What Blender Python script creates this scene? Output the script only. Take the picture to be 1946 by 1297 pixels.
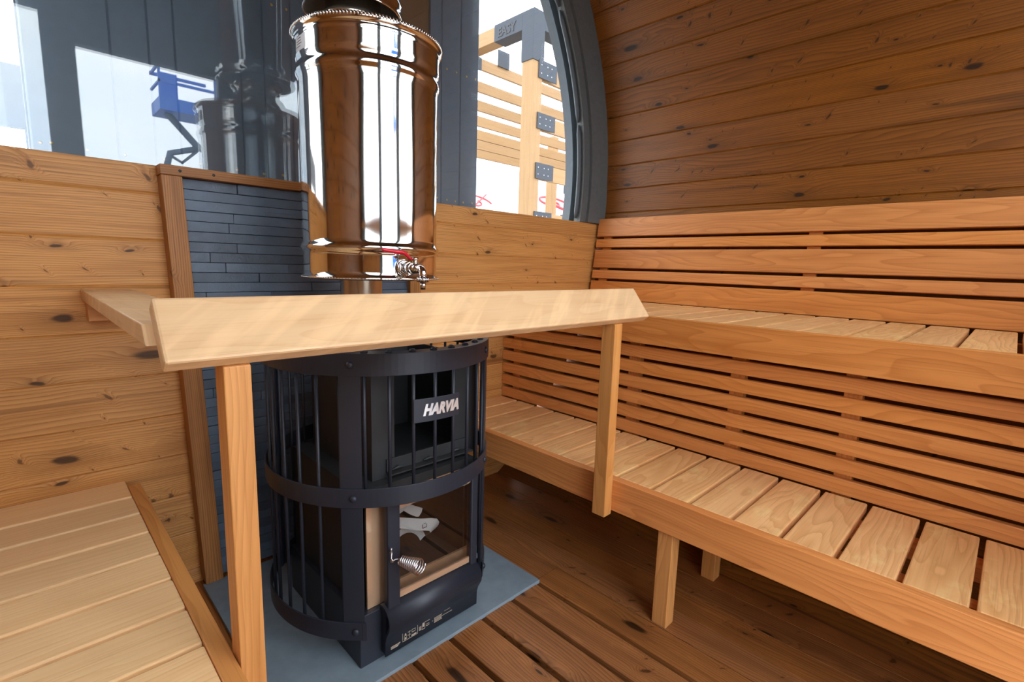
import bpy, bmesh, math, random
from mathutils import Matrix, Vector
random.seed(7)
C = bpy.context.scene.collection
for o in list(bpy.data.objects):
    bpy.data.objects.remove(o)
PI = math.pi
R = math.radians

# ------------------------------------------------------------------ camera
cam_d = bpy.data.cameras.new('camera')
cam = bpy.data.objects.new('camera', cam_d)
C.objects.link(cam)
cam_d.sensor_width = 36.0
cam_d.lens = 945.6 / 1946 * 36.0
cam_d.clip_start = 0.02
cam_d.clip_end = 400
MX = ((0.71202097, -0.08513445, 0.69697795),
      (-0.70158242, -0.12644976, 0.70127924),
      (0.02842967, -0.988313, -0.14976371))          # world axes in camera terms
m4 = Matrix.Identity(4)
for i in range(3):
    m4[i][0] = MX[i][0]
    m4[i][1] = -MX[i][1]
    m4[i][2] = -MX[i][2]
m4[2][3] = 1.0
cam.matrix_world = m4
bpy.context.scene.camera = cam

# ------------------------------------------------------------------ world, exposure
def lin(c):
    out = []
    for v in c[:3]:
        v = v / 255.0
        out.append(v / 12.92 if v <= 0.04045 else ((v + 0.055) / 1.055) ** 2.4)
    return tuple(out) + (1.0,)

SKY_STRENGTH = 4.2
w = bpy.data.worlds.new('overcast sky')
bpy.context.scene.world = w
w.use_nodes = True
nt = w.node_tree
nt.nodes.clear()
wo = nt.nodes.new('ShaderNodeOutputWorld')
bg = nt.nodes.new('ShaderNodeBackground')
tc = nt.nodes.new('ShaderNodeTexCoord')
mp = nt.nodes.new('ShaderNodeMapping')
mp.inputs['Scale'].default_value = (1.0, 1.0, 2.6)
nz = nt.nodes.new('ShaderNodeTexNoise')
nz.inputs['Scale'].default_value = 1.7
nz.inputs['Detail'].default_value = 5
cr = nt.nodes.new('ShaderNodeValToRGB')
cr.color_ramp.elements[0].position = 0.36
cr.color_ramp.elements[0].color = (0.70, 0.80, 0.95, 1)
cr.color_ramp.elements[1].position = 0.62
cr.color_ramp.elements[1].color = (1.0, 0.99, 0.975, 1)
nt.links.new(tc.outputs['Generated'], mp.inputs['Vector'])
nt.links.new(mp.outputs['Vector'], nz.inputs['Vector'])
nt.links.new(nz.outputs['Fac'], cr.inputs['Fac'])
nt.links.new(cr.outputs['Color'], bg.inputs['Color'])
bg.inputs['Strength'].default_value = SKY_STRENGTH
nt.links.new(bg.outputs['Background'], wo.inputs['Surface'])

vs = bpy.context.scene.view_settings
vs.view_transform = 'Standard'
vs.look = 'None'
vs.exposure = 0.55
vs.gamma = 1.0
vs.use_curve_mapping = False

# ------------------------------------------------------------------ node helper
class G:
    def __init__(s, name):
        s.m = bpy.data.materials.new(name)
        s.m.use_nodes = True
        s.t = s.m.node_tree
        s.t.nodes.clear()
        s.out = s.t.nodes.new('ShaderNodeOutputMaterial')
    def n(s, kind, **kw):
        nd = s.t.nodes.new(kind)
        for k, v in kw.items():
            setattr(nd, k, v)
        return nd
    def put(s, sock, v):
        if hasattr(v, 'is_output'):
            s.t.links.new(v, sock)
        else:
            sock.default_value = v
    def m_(s, op, a, b=None, c=None, clamp=False):
        nd = s.n('ShaderNodeMath', operation=op)
        nd.use_clamp = clamp
        s.put(nd.inputs[0], a)
        if b is not None: s.put(nd.inputs[1], b)
        if c is not None: s.put(nd.inputs[2], c)
        return nd.outputs[0]
    def xyz(s, x, y, z):
        nd = s.n('ShaderNodeCombineXYZ')
        s.put(nd.inputs[0], x); s.put(nd.inputs[1], y); s.put(nd.inputs[2], z)
        return nd.outputs[0]
    def sep(s, v):
        nd = s.n('ShaderNodeSeparateXYZ')
        s.put(nd.inputs[0], v)
        return nd.outputs
    def noise(s, vec, scale=1.0, detail=2.0, rough=0.5, dist=0.0):
        nd = s.n('ShaderNodeTexNoise')
        s.put(nd.inputs['Vector'], vec)
        nd.inputs['Scale'].default_value = scale
        nd.inputs['Detail'].default_value = detail
        nd.inputs['Roughness'].default_value = rough
        nd.inputs['Distortion'].default_value = dist
        return nd.outputs['Fac']
    def wn(s, v):
        nd = s.n('ShaderNodeTexWhiteNoise', noise_dimensions='1D')
        s.put(nd.inputs['W'], v)
        return nd.outputs['Value']
    def mix(s, f, a, b, blend='MIX'):
        nd = s.n('ShaderNodeMix', data_type='RGBA', blend_type=blend)
        s.put(nd.inputs[0], f)
        s.put(nd.inputs[6], a); s.put(nd.inputs[7], b)
        return nd.outputs[2]
    def rng(s, v, a, b, c=0.0, d=1.0):
        nd = s.n('ShaderNodeMapRange')
        nd.interpolation_type = 'SMOOTHSTEP'
        s.put(nd.inputs[0], v)
        for i, q in enumerate((a, b, c, d)):
            nd.inputs[i + 1].default_value = q
        return nd.outputs[0]
    def bsdf(s, color, rough=0.5, metal=0.0, bump=None, bstr=0.2, bdist=0.002, spec=0.5, coat=0.0):
        b = s.n('ShaderNodeBsdfPrincipled')
        s.put(b.inputs['Base Color'], color)
        s.put(b.inputs['Roughness'], rough)
        b.inputs['Metallic'].default_value = metal
        b.inputs['Specular IOR Level'].default_value = spec
        b.inputs['Coat Weight'].default_value = coat
        if bump is not None:
            bn = s.n('ShaderNodeBump')
            bn.inputs['Strength'].default_value = bstr
            bn.inputs['Distance'].default_value = bdist
            s.put(bn.inputs['Height'], bump)
            s.t.links.new(bn.outputs[0], b.inputs['Normal'])
        s.t.links.new(b.outputs[0], s.out.inputs['Surface'])
        return s.m

def wood(name, light, mid, dark, freq=110.0, amp=3.0, knots=0.0, knot_uv=(2.6, 6.5), rough=0.5, tone=0.22,
         figure=0.0, streak=0.0, contrast=1.0, worn=0.0, coat=0.0, hue=0.0):
    g = G(name)
    uv = g.n('ShaderNodeUVMap'); uv.uv_map = 'uv'
    u, v, _ = g.sep(uv.outputs[0])
    oi = g.n('ShaderNodeObjectInfo').outputs['Random']
    idn = g.m_('ADD', g.m_('FLOOR', v), g.m_('MULTIPLY', oi, 613.0))
    r1 = g.wn(idn)
    r2 = g.wn(g.m_('ADD', idn, 17.31))
    vv = g.m_('SUBTRACT', g.m_('FRACT', v), 0.5)
    uu = g.m_('ADD', u, g.m_('MULTIPLY', r1, 37.0))
    seed = g.m_('MULTIPLY', r2, 91.0)
    n1 = g.noise(g.xyz(g.m_('MULTIPLY', uu, 1.3), g.m_('MULTIPLY', vv, 7.0), seed), 1.0, 2.0)
    W = g.m_('ADD', g.m_('MULTIPLY', vv, g.m_('ADD', freq * 0.6, g.m_('MULTIPLY', r2, freq * 0.7))), g.m_('MULTIPLY', n1, amp * 5.0))
    kmask = None
    if knots > 0:
        kw = g.noise(g.xyz(g.m_('MULTIPLY', uu, 9.0), g.m_('MULTIPLY', vv, 24.0), seed), 1.0, 2.0)
        vo = g.n('ShaderNodeTexVoronoi', voronoi_dimensions='2D')
        g.put(vo.inputs['Vector'], g.xyz(g.m_('ADD', g.m_('MULTIPLY', uu, knot_uv[0]), g.m_('MULTIPLY', kw, 0.25)),
                                         g.m_('ADD', g.m_('MULTIPLY', vv, knot_uv[1]), g.m_('ADD', g.m_('FLOOR', seed), g.m_('MULTIPLY', g.m_('MULTIPLY', uu, kw), 0.0))), 0.0))
        vo.inputs['Scale'].default_value = 1.0
        d = vo.outputs['Distance']
        cc = g.sep(vo.outputs['Color'])
        on = g.m_('LESS_THAN', cc[0], knots)
        size = g.m_('ADD', 0.03, g.m_('MULTIPLY', g.m_('POWER', cc[1], 2.0), 0.10))
        q = g.m_('DIVIDE', d, size)
        kmask = g.m_('MULTIPLY', g.rng(q, 1.1, 0.55), on)
        halo = g.m_('MULTIPLY', g.m_('EXPONENT', g.m_('MULTIPLY', g.m_('MULTIPLY', q, q), -0.16)), on)
        W = g.m_('ADD', W, g.m_('MULTIPLY', halo, 3.4))
    spike = None
    if knots > 0:
        vs2 = g.n('ShaderNodeTexVoronoi', voronoi_dimensions='2D')
        uk = g.m_('ADD', uu, g.m_('MULTIPLY', vv, 0.7))
        g.put(vs2.inputs['Vector'], g.xyz(g.m_('ADD', g.m_('MULTIPLY', uk, 4.2), g.m_('MULTIPLY', kw, 0.2)), g.m_('ADD', g.m_('MULTIPLY', vv, 2.4), g.m_('FLOOR', seed)), 0.0))
        c2 = g.sep(vs2.outputs['Color'])
        q2 = g.m_('DIVIDE', vs2.outputs['Distance'], g.m_('ADD', 0.04, g.m_('MULTIPLY', g.m_('POWER', c2[1], 2.0), 0.12)))
        on2 = g.m_('LESS_THAN', c2[0], knots * 0.3)
        spike = g.m_('MULTIPLY', g.rng(q2, 1.15, 0.5), on2)
        halo2 = g.m_('MULTIPLY', g.m_('EXPONENT', g.m_('MULTIPLY', g.m_('MULTIPLY', q2, q2), -0.25)), on2)
        W = g.m_('ADD', W, g.m_('MULTIPLY', halo2, 2.6))
    ring = g.m_('FRACT', W)
    ring = g.m_('POWER', ring, 2.2)
    ring = g.m_('MULTIPLY', ring, g.rng(g.m_('FRACT', W), 1.0, 0.93))
    fib = g.noise(g.xyz(g.m_('MULTIPLY', uu, 5.0), g.m_('MULTIPLY', vv, 260.0), seed), 1.0, 3.0, 0.6)
    fib2 = g.noise(g.xyz(g.m_('MULTIPLY', uu, 1.6), g.m_('MULTIPLY', vv, 28.0), seed), 1.0, 2.0, 0.6)
    col = g.mix(g.m_('MULTIPLY', ring, 0.75 * contrast), lin(light), lin(mid))
    col = g.mix(g.m_('MULTIPLY', g.rng(fib2, 0.42, 0.74), 0.5), col, lin(mid))
    col = g.mix(g.m_('MULTIPLY', g.rng(fib, 0.48, 0.78), 0.35 * contrast), col, lin(dark))
    if streak > 0:
        sm = g.noise(g.xyz(g.m_('MULTIPLY', uu, 0.7), g.m_('MULTIPLY', vv, 17.0), g.m_('ADD', seed, 5.0)), 1.0, 3.0, 0.55)
        col = g.mix(g.m_('MULTIPLY', g.rng(sm, 0.6, 0.72), streak), col, lin(dark))
    if figure > 0:
        fg = g.noise(g.xyz(g.m_('ADD', g.m_('MULTIPLY', uu, 22.0), g.m_('MULTIPLY', vv, 26.0)), g.m_('MULTIPLY', vv, 7.0), seed), 1.0, 2.0, 0.5, 0.4)
        col = g.mix(g.m_('MULTIPLY', g.rng(fg, 0.45, 0.7), figure), col, lin(tuple(min(255, c * 1.12) for c in light)))
    if worn > 0:
        wr = g.noise(g.xyz(g.m_('MULTIPLY', uu, 9.0), g.m_('MULTIPLY', vv, 16.0), seed), 1.0, 4.0, 0.65)
        col = g.mix(g.m_('MULTIPLY', g.rng(wr, 0.52, 0.7), worn), col, lin(tuple(min(255, c * 1.22 + 12) for c in light)))
    # board to board tone
    tv = g.m_('ADD', 1.0 - tone, g.m_('MULTIPLY', r2, 2 * tone))
    hs = g.n('ShaderNodeHueSaturation')
    g.put(hs.inputs['Color'], col)
    g.put(hs.inputs['Value'], tv)
    g.put(hs.inputs['Saturation'], g.m_('ADD', 0.98, g.m_('MULTIPLY', r1, 0.04)))
    g.put(hs.inputs['Hue'], g.m_('ADD', 0.5 - hue, g.m_('MULTIPLY', r1, 2 * hue)))
    col = hs.outputs[0]
    if kmask is not None:
        col = g.mix(g.m_('MULTIPLY', halo, 0.3), col, lin(dark))
        kd = tuple(c * 0.45 for c in dark)
        col = g.mix(g.m_('MULTIPLY', kmask, 0.85), col, lin(kd))
    if spike is not None:
        col = g.mix(g.m_('MULTIPLY', halo2, 0.35), col, lin(mid))
        col = g.mix(g.m_('MULTIPLY', spike, 0.72), col, lin(tuple(c * 0.75 for c in dark)))
    bump = g.m_('SUBTRACT', g.m_('MULTIPLY', fib, 0.5), g.m_('MULTIPLY', ring, 0.5))
    return g.bsdf(col, rough, bump=bump, bstr=0.25, bdist=0.0015, spec=0.4, coat=coat)

def plain(name, color, rough=0.5, metal=0.0, noise=0.0, nscale=40.0, bstr=0.0, spec=0.5, coat=0.0):
    g = G(name)
    tcn = g.n('ShaderNodeTexCoord').outputs['Object']
    f = g.noise(tcn, nscale, 4.0, 0.6)
    c = lin(color)
    if noise > 0:
        a = lin(tuple(v * (1 - noise) for v in color)); b = lin(tuple(min(255, v * (1 + noise)) for v in color))
        c = g.mix(f, a, b)
    return g.bsdf(c, rough, metal, bump=f if bstr > 0 else None, bstr=bstr, bdist=0.001, spec=spec, coat=coat)

M = {}
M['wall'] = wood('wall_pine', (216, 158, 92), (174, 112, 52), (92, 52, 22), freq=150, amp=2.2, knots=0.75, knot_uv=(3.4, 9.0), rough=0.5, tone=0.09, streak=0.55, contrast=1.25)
M['stave'] = wood('shaded_barrel_pine', (146, 88, 30), (104, 58, 14), (46, 24, 6), freq=110, amp=2.4, knots=0.75, knot_uv=(3.2, 9.0), rough=0.42, tone=0.09, streak=0.5, contrast=1.2)  # same timber as the end wall, dimmer light on the staves painted in darker
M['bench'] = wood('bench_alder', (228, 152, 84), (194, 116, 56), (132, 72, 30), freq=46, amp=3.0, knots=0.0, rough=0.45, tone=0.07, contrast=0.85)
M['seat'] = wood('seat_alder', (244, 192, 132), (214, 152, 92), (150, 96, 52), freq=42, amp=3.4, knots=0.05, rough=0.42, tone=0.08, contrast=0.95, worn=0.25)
M['seat_light'] = wood('seat_cedar', (252, 214, 160), (240, 192, 132), (178, 126, 74), freq=90, amp=2.0, rough=0.45, tone=0.05, contrast=0.75)
M['plank'] = wood('rail_birch', (228, 190, 144), (214, 168, 120), (178, 130, 84), freq=16, amp=2.2, rough=0.36, tone=0.02, figure=0.45, contrast=0.7)
M['post'] = wood('post_alder', (220, 156, 90), (190, 124, 62), (146, 90, 42), freq=60, amp=2.0, rough=0.45, tone=0.05, contrast=0.9)
M['trim'] = wood('trim_pine', (184, 126, 68), (132, 82, 38), (72, 40, 18), freq=170, amp=1.4, knots=0.3, knot_uv=(2.0, 10), rough=0.5, tone=0.04, contrast=1.2)
M['floor'] = wood('floor_pine', (172, 112, 62), (116, 70, 36), (50, 28, 14), freq=120, amp=2.6, knots=0.6, knot_uv=(2.8, 9), rough=0.38, tone=0.1, streak=0.6, worn=0.14, contrast=1.25)
M['pergola'] = wood('pergola_larch', (164, 130, 88), (146, 110, 70), (112, 78, 46), freq=60, amp=1.5, rough=0.6, tone=0.05, contrast=0.6)
M['plywood'] = wood('raw_board', (116, 84, 52), (100, 70, 40), (82, 56, 30), freq=14, amp=2.0, rough=0.6, tone=0.03, contrast=0.4)
M['paint'] = plain('grey_board_paint', (100, 114, 128), 0.5, noise=0.06, nscale=30)
M['frame_paint'] = plain('grey_frame_paint', (92, 96, 96), 0.55, noise=0.12, nscale=60, bstr=0.1)
M['gasket'] = plain('black_gasket', (70, 76, 82), 0.5, noise=0.1)
M['slate'] = None
M['black'] = plain('black_stove_paint', (42, 47, 58), 0.42, metal=0.1, noise=0.03, nscale=300, bstr=0.04)
M['inner'] = plain('sooty_steel', (44, 46, 48), 0.6, metal=0.0, noise=0.25, nscale=14)
M['cement'] = plain('hearth_cement', (128, 146, 158), 0.5, noise=0.1, nscale=26, bstr=0.05)
M['brass'] = plain('brass_screw', (214, 180, 110), 0.35, 0.9)
M['zinc'] = plain('zinc', (190, 194, 198), 0.3, 1.0)
M['chrome'] = plain('chrome', (225, 226, 228), 0.08, 1.0)
M['plate'] = plain('peach_tinted_steel_plate', (226, 186, 150), 0.12, 0.45, coat=0.3)  # shiny steel with a peach base colour
M['white'] = plain('white_sticker', (226, 228, 232), 0.4)
M['ink'] = plain('black_ink', (40, 42, 46), 0.5)
M['print'] = plain('beige_print', (186, 174, 156), 0.5)
M['logo'] = plain('polished_letter', (240, 240, 242), 0.3, 0.6)
M['paper'] = plain('manual_paper', (222, 228, 230), 0.6, noise=0.03)
M['red'] = plain('red_vinyl', (206, 16, 44), 0.3, coat=0.4)
M['blue'] = plain('blue_lift_paint', (20, 96, 190), 0.4)
M['steel_grey'] = plain('grey_lift_steel', (70, 84, 100), 0.5, 0.3)
M['tent'] = plain('white_tent_fabric', (240, 240, 242), 0.7)
M['tent_red'] = plain('red_tent_print', (214, 60, 66), 0.6)
M['navy'] = plain('navy_fabric', (40, 46, 84), 0.7)
M['bracket'] = plain('anthracite_bracket', (42, 52, 64), 0.6, noise=0.1, nscale=60, bstr=0.15)
M['ground'] = plain('gravel_ground', (150, 146, 140), 0.9, noise=0.2, nscale=9)
M['dark_panel'] = plain('dark_fence_panel', (56, 62, 70), 0.6, noise=0.1)
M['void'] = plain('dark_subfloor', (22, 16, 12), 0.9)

M['lining'] = plain('lightened_steel_lining', (176, 172, 164), 0.45, 0.3)  # lining colour lightened so the shaded flue neck inside reads brighter
def steel(name, rough=0.065):
    g = G(name)
    t = g.n('ShaderNodeTexCoord').outputs['Object']
    x, y, z = g.sep(t)
    an = g.m_('ARCTAN2', x, y)
    f = g.noise(g.xyz(g.m_('MULTIPLY', an, 2.2), 0.0, g.m_('MULTIPLY', z, 1.1)), 1.0, 1.0)
    return g.bsdf(lin((226, 222, 216)), rough, 1.0, bump=f, bstr=0.35, bdist=0.006)
M['steel'] = steel('polished_stainless')
M['pipe'] = plain('flue_stainless', (200, 190, 174), 0.24, 0.85, noise=0.05)

g = G('slate')
tcn = g.n('ShaderNodeUVMap'); tcn.uv_map = 'uv'
su, sv, _ = g.sep(tcn.outputs[0])
sid = g.wn(g.m_('FLOOR', sv))
P = g.xyz(su, g.m_('FRACT', sv), g.m_('MULTIPLY', sid, 20.0))
f1 = g.noise(P, 14.0, 6.0, 0.6)
f2 = g.noise(P, 70.0, 5.0, 0.7)
cf = g.m_('ADD', g.m_('MULTIPLY', f1, 0.6), g.m_('MULTIPLY', sid, 0.4))
c1 = g.mix(cf, lin((52, 64, 78)), lin((104, 124, 146)))
M['slate'] = g.bsdf(c1, 0.42, bump=g.m_('ADD', f1, g.m_('MULTIPLY', f2, 0.4)), bstr=0.6, bdist=0.006, spec=0.6)

def glass(name, fac_scale=1.0, tint=(1, 1, 1, 1), rough=0.0, gtint=(1, 1, 1, 1)):
    g = G(name)
    ge = g.n('ShaderNodeNewGeometry')
    dp_ = g.n('ShaderNodeVectorMath', operation='DOT_PRODUCT')
    g.t.links.new(ge.outputs['Normal'], dp_.inputs[0]); g.t.links.new(ge.outputs['Incoming'], dp_.inputs[1])
    q = g.m_('SUBTRACT', 1.0, g.m_('ABSOLUTE', dp_.outputs['Value']), clamp=True)
    f = g.m_('ADD', 0.043, g.m_('MULTIPLY', g.m_('POWER', q, 5.0), 0.957))
    f = g.m_('MULTIPLY', f, fac_scale, clamp=True)
    tr = g.n('ShaderNodeBsdfTransparent'); tr.inputs[0].default_value = tint
    gl = g.n('ShaderNodeBsdfGlossy'); gl.inputs['Roughness'].default_value = rough; gl.inputs['Color'].default_value = gtint
    mx = g.n('ShaderNodeMixShader')
    g.put(mx.inputs[0], f)
    g.t.links.new(tr.outputs[0], mx.inputs[1]); g.t.links.new(gl.outputs[0], mx.inputs[2])
    g.t.links.new(mx.outputs[0], g.out.inputs['Surface'])
    return g.m
M['glass'] = glass('window_glass', 2.0, (0.97, 0.985, 0.985, 1), gtint=(0.86, 0.93, 1.0, 1))
M['stove_glass'] = glass('smoked_stove_glass', 1.6, (0.86, 0.85, 0.84, 1))

# ------------------------------------------------------------------ mesh builder
IDN = [0]
class MB:
    def __init__(s):
        s.v = []; s.f = []; s.uv = []; s.sm = []
    def box(s, lo, hi, L=1, T=None, bid=None):
        """box with board UVs: L = index of the grain axis; T = optional 4x4"""
        if bid is None:
            IDN[0] += 1; bid = IDN[0]
        lo = list(lo); hi = list(hi)
        oth = [a for a in range(3) if a != L]
        dims = [hi[a] - lo[a] for a in range(3)]
        Wd, Td = (oth[0], oth[1]) if dims[oth[0]] >= dims[oth[1]] else (oth[1], oth[0])
        base = len(s.v)
        cs = [(x, y, z) for x in (lo[0], hi[0]) for y in (lo[1], hi[1]) for z in (lo[2], hi[2])]
        cw = (lo[Wd] + hi[Wd]) / 2; ct = (lo[Td] + hi[Td]) / 2
        def uvof(c, ax):
            if ax == Td: return (c[L], bid + 0.5 + c[Wd] - cw)
            if ax == Wd:
                sgn = 1 if c[Wd] > cw else -1
                return (c[L], bid + 0.5 + sgn * (dims[Wd] / 2) + (c[Td] - ct))
            return (lo[L] + (c[Td] - ct) * 0.3, bid + 0.5 + (c[Wd] - cw))
        faces = [((0, 1, 3, 2), 0), ((4, 6, 7, 5), 0), ((0, 4, 5, 1), 1), ((2, 3, 7, 6), 1), ((0, 2, 6, 4), 2), ((1, 5, 7, 3), 2)]
        for c in cs:
            p = Vector(c)
            if T is not None: p = T @ p
            s.v.append(tuple(p))
        for idx, ax in faces:
            s.f.append([base + i for i in idx])
            s.uv.append([uvof(cs[i], ax) for i in idx])
            s.sm.append(False)
        return s
    def prism(s, poly, a0, a1, L=1, bid=None, T=None, caps=True, smooth=False):
        """poly: 2D points in the two axes other than L, extruded along L from a0 to a1"""
        if bid is None:
            IDN[0] += 1; bid = IDN[0]
        oth = [a for a in range(3) if a != L]
        n = len(poly); base = len(s.v)
        def mk(p, a):
            c = [0, 0, 0]; c[L] = a; c[oth[0]] = p[0]; c[oth[1]] = p[1]
            q = Vector(c)
            return tuple(T @ q) if T is not None else tuple(q)
        for a in (a0, a1):
            for p in poly: s.v.append(mk(p, a))
        per = [0.0]
        for i in range(n):
            p, q = poly[i], poly[(i + 1) % n]
            per.append(per[-1] + math.dist(p, q))
        for i in range(n):
            j = (i + 1) % n
            s.f.append([base + i, base + j, base + n + j, base + n + i])
            tot = per[-1]
            k0 = bid + 0.5 + min(0.45, max(-0.45, per[i] - tot / 2)); k1 = bid + 0.5 + min(0.45, max(-0.45, per[i + 1] - tot / 2))
            s.uv.append([(a0, k0), (a0, k1), (a1, k1), (a1, k0)])
            s.sm.append(smooth)
        if caps:
            for off, rev in ((0, True), (n, False)):
                idx = list(range(n))
                if rev: idx.reverse()
                s.f.append([base + off + i for i in idx])
                s.uv.append([(poly[i][0] * 0.3, bid + 0.5 + poly[i][1] % 0.4) for i in idx])
                s.sm.append(False)
        return s
    def lathe(s, prof, c=(0, 0), n=96, a0=0.0, a1=2 * PI, smooth=True):
        """prof: list of (r, z) revolved about vertical axis at c; angle 0 faces -y, positive towards +x"""
        base = len(s.v)
        full = abs(a1 - a0 - 2 * PI) < 1e-6
        cols = n if full else n + 1
        for i in range(cols):
            a = a0 + (a1 - a0) * i / n
            for r, z in prof:
                s.v.append((c[0] + r * math.sin(a), c[1] - r * math.cos(a), z))
        k = len(prof)
        for i in range(n):
            j = (i + 1) % cols
            for q in range(k - 1):
                s.f.append([base + i * k + q, base + j * k + q, base + j * k + q + 1, base + i * k + q + 1])
                s.uv.append([(0, 0)] * 4)
                s.sm.append(smooth)
        return s
    def ringband(s, r0, r1, z0, z1, c=(0, 0), n=96, a0=0.0, a1=2 * PI):
        """solid curved bar of rectangular section"""
        full = abs(a1 - a0 - 2 * PI) < 1e-6
        cols = n if full else n + 1
        base = len(s.v)
        sec = [(r1, z0), (r1, z1), (r0, z1), (r0, z0)]
        for i in range(cols):
            a = a0 + (a1 - a0) * i / n
            for r, z in sec:
                s.v.append((c[0] + r * math.sin(a), c[1] - r * math.cos(a), z))
        for i in range(n):
            j = (i + 1) % cols
            for q in range(4):
                w = (q + 1) % 4
                s.f.append([base + i * 4 + q, base + j * 4 + q, base + j * 4 + w, base + i * 4 + w])
                s.uv.append([(0, 0)] * 4)
                s.sm.append(False)
        if not full:
            s.f.append([base + 3, base + 2, base + 1, base]); s.uv.append([(0, 0)] * 4); s.sm.append(False)
            e = base + n * 4
            s.f.append([e, e + 1, e + 2, e + 3]); s.uv.append([(0, 0)] * 4); s.sm.append(False)
        return s
    def tube(s, pts, r, n=10, caps=True, smooth=True):
        pts = [Vector(p) for p in pts]
        rs = r if isinstance(r, (list, tuple)) else [r] * len(pts)
        base = len(s.v)
        up = None
        for i, p in enumerate(pts):
            if i == 0: t = pts[1] - pts[0]
            elif i == len(pts) - 1: t = pts[-1] - pts[-2]
            else: t = (pts[i + 1] - pts[i]).normalized() + (pts[i] - pts[i - 1]).normalized()
            t.normalize()
            if up is None:
                up = Vector((0, 0, 1)) if abs(t.z) < 0.9 else Vector((1, 0, 0))
            x = up - t * up.dot(t)
            if x.length < 1e-5: x = t.orthogonal()
            x.normalize(); y = t.cross(x); up = x
            for k in range(n):
                a = 2 * PI * k / n
                s.v.append(tuple(p + x * (math.cos(a) * rs[i]) + y * (math.sin(a) * rs[i])))
        for i in range(len(pts) - 1):
            for k in range(n):
                j = (k + 1) % n
                s.f.append([base + i * n + k, base + i * n + j, base + (i + 1) * n + j, base + (i + 1) * n + k])
                L0 = i * 0.01
                s.uv.append([(L0, 0.5)] * 4)
                s.sm.append(smooth)
        if caps:
            s.f.append([base + k for k in reversed(range(n))]); s.uv.append([(0, 0.5)] * n); s.sm.append(False)
            e = base + (len(pts) - 1) * n
            s.f.append([e + k for k in range(n)]); s.uv.append([(0, 0.5)] * n); s.sm.append(False)
        return s
    def dome(s, p, nrm, r, h, n=12, rings=4):
        p = Vector(p); nz_ = Vector(nrm).normalized(); x = nz_.orthogonal().normalized(); y = nz_.cross(x)
        base = len(s.v)
        for i in range(rings):
            t = i / rings * PI / 2
            for k in range(n):
                a = 2 * PI * k / n
                s.v.append(tuple(p + x * (math.cos(a) * r * math.cos(t)) + y * (math.sin(a) * r * math.cos(t)) + nz_ * (h * math.sin(t))))
        s.v.append(tuple(p + nz_ * h))
        top = len(s.v) - 1
        for i in range(rings - 1):
            for k in range(n):
                j = (k + 1) % n
                s.f.append([base + i * n + k, base + i * n + j, base + (i + 1) * n + j, base + (i + 1) * n + k])
                s.uv.append([(0, 0)] * 4); s.sm.append(True)
        for k in range(n):
            j = (k + 1) % n
            s.f.append([base + (rings - 1) * n + k, base + (rings - 1) * n + j, top]); s.uv.append([(0, 0)] * 3); s.sm.append(True)
        s.f.append([base + k for k in reversed(range(n))]); s.uv.append([(0, 0)] * n); s.sm.append(False)
        return s
    def mesh(s, name, mat, org=(0, 0, 0)):
        me = bpy.data.meshes.new(name)
        me.from_pydata([(v[0] - org[0], v[1] - org[1], v[2] - org[2]) for v in s.v], [], s.f)
        ul = me.uv_layers.new(name='uv')
        k = 0
        for fuv in s.uv:
            for q in fuv:
                ul.data[k].uv = q; k += 1
        me.polygons.foreach_set('use_smooth', s.sm)
        me.materials.append(mat)
        me.update()
        return me
    def build(s, name, mat, parent=None, bevel=0.0, org=None, **props):
        if org is None:
            xs = [v[0] for v in s.v]; ys = [v[1] for v in s.v]; zs = [v[2] for v in s.v]
            org = ((min(xs) + max(xs)) / 2, (min(ys) + max(ys)) / 2, min(zs))
        o = bpy.data.objects.new(name, s.mesh(name, mat, org))
        C.objects.link(o)
        place(o, org, parent)
        if bevel > 0: bev(o, bevel)
        for k_, v_ in props.items(): o[k_] = v_
        return o
WPOS = {}
def place(o, org, parent):
    WPOS[o.name] = Vector(org)
    if parent is not None:
        o.parent = parent
        o.location = Vector(org) - WPOS[parent.name]
    else:
        o.location = org
def bev(o, wdt, seg=2):
    b = o.modifiers.new('bevel', 'BEVEL')
    b.width = wdt; b.segments = seg; b.limit_method = 'ANGLE'; b.angle_limit = R(40)
def thing(name, label, cat, loc, group=None):
    o = bpy.data.objects.new(name, None)
    C.objects.link(o)
    o.empty_display_size = 0.1
    o.location = loc; WPOS[o.name] = Vector(loc)
    o['label'] = label; o['category'] = cat
    if group: o['group'] = group
    return o
def tag(o, label, cat, group=None):
    o['label'] = label; o['category'] = cat
    if group: o['group'] = group
    return o
def struct(o):
    o['kind'] = 'structure'
    return o
def clone(src, name, pos, parent):
    o = src.copy()
    o.name = name
    C.objects.link(o)
    o.parent = parent
    WPOS[o.name] = Vector(pos)
    o.location = Vector(pos) - WPOS[parent.name]
    return o
def text_mesh(s, size, depth=0.0, shear=0.0, offset=0.0):
    cu = bpy.data.curves.new('txt', 'FONT')
    cu.body = s; cu.size = size; cu.shear = shear; cu.offset = offset; cu.extrude = depth; cu.resolution_u = 4
    ob = bpy.data.objects.new('txt', cu)
    C.objects.link(ob)
    dg = bpy.context.evaluated_depsgraph_get(); dg.update()
    me = bpy.data.meshes.new_from_object(ob.evaluated_get(dg))
    vs_ = [tuple(v.co) for v in me.vertices]; fs_ = [list(p.vertices) for p in me.polygons]
    bpy.data.objects.remove(ob); bpy.data.curves.remove(cu); bpy.data.meshes.remove(me)
    return vs_, fs_

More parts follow.
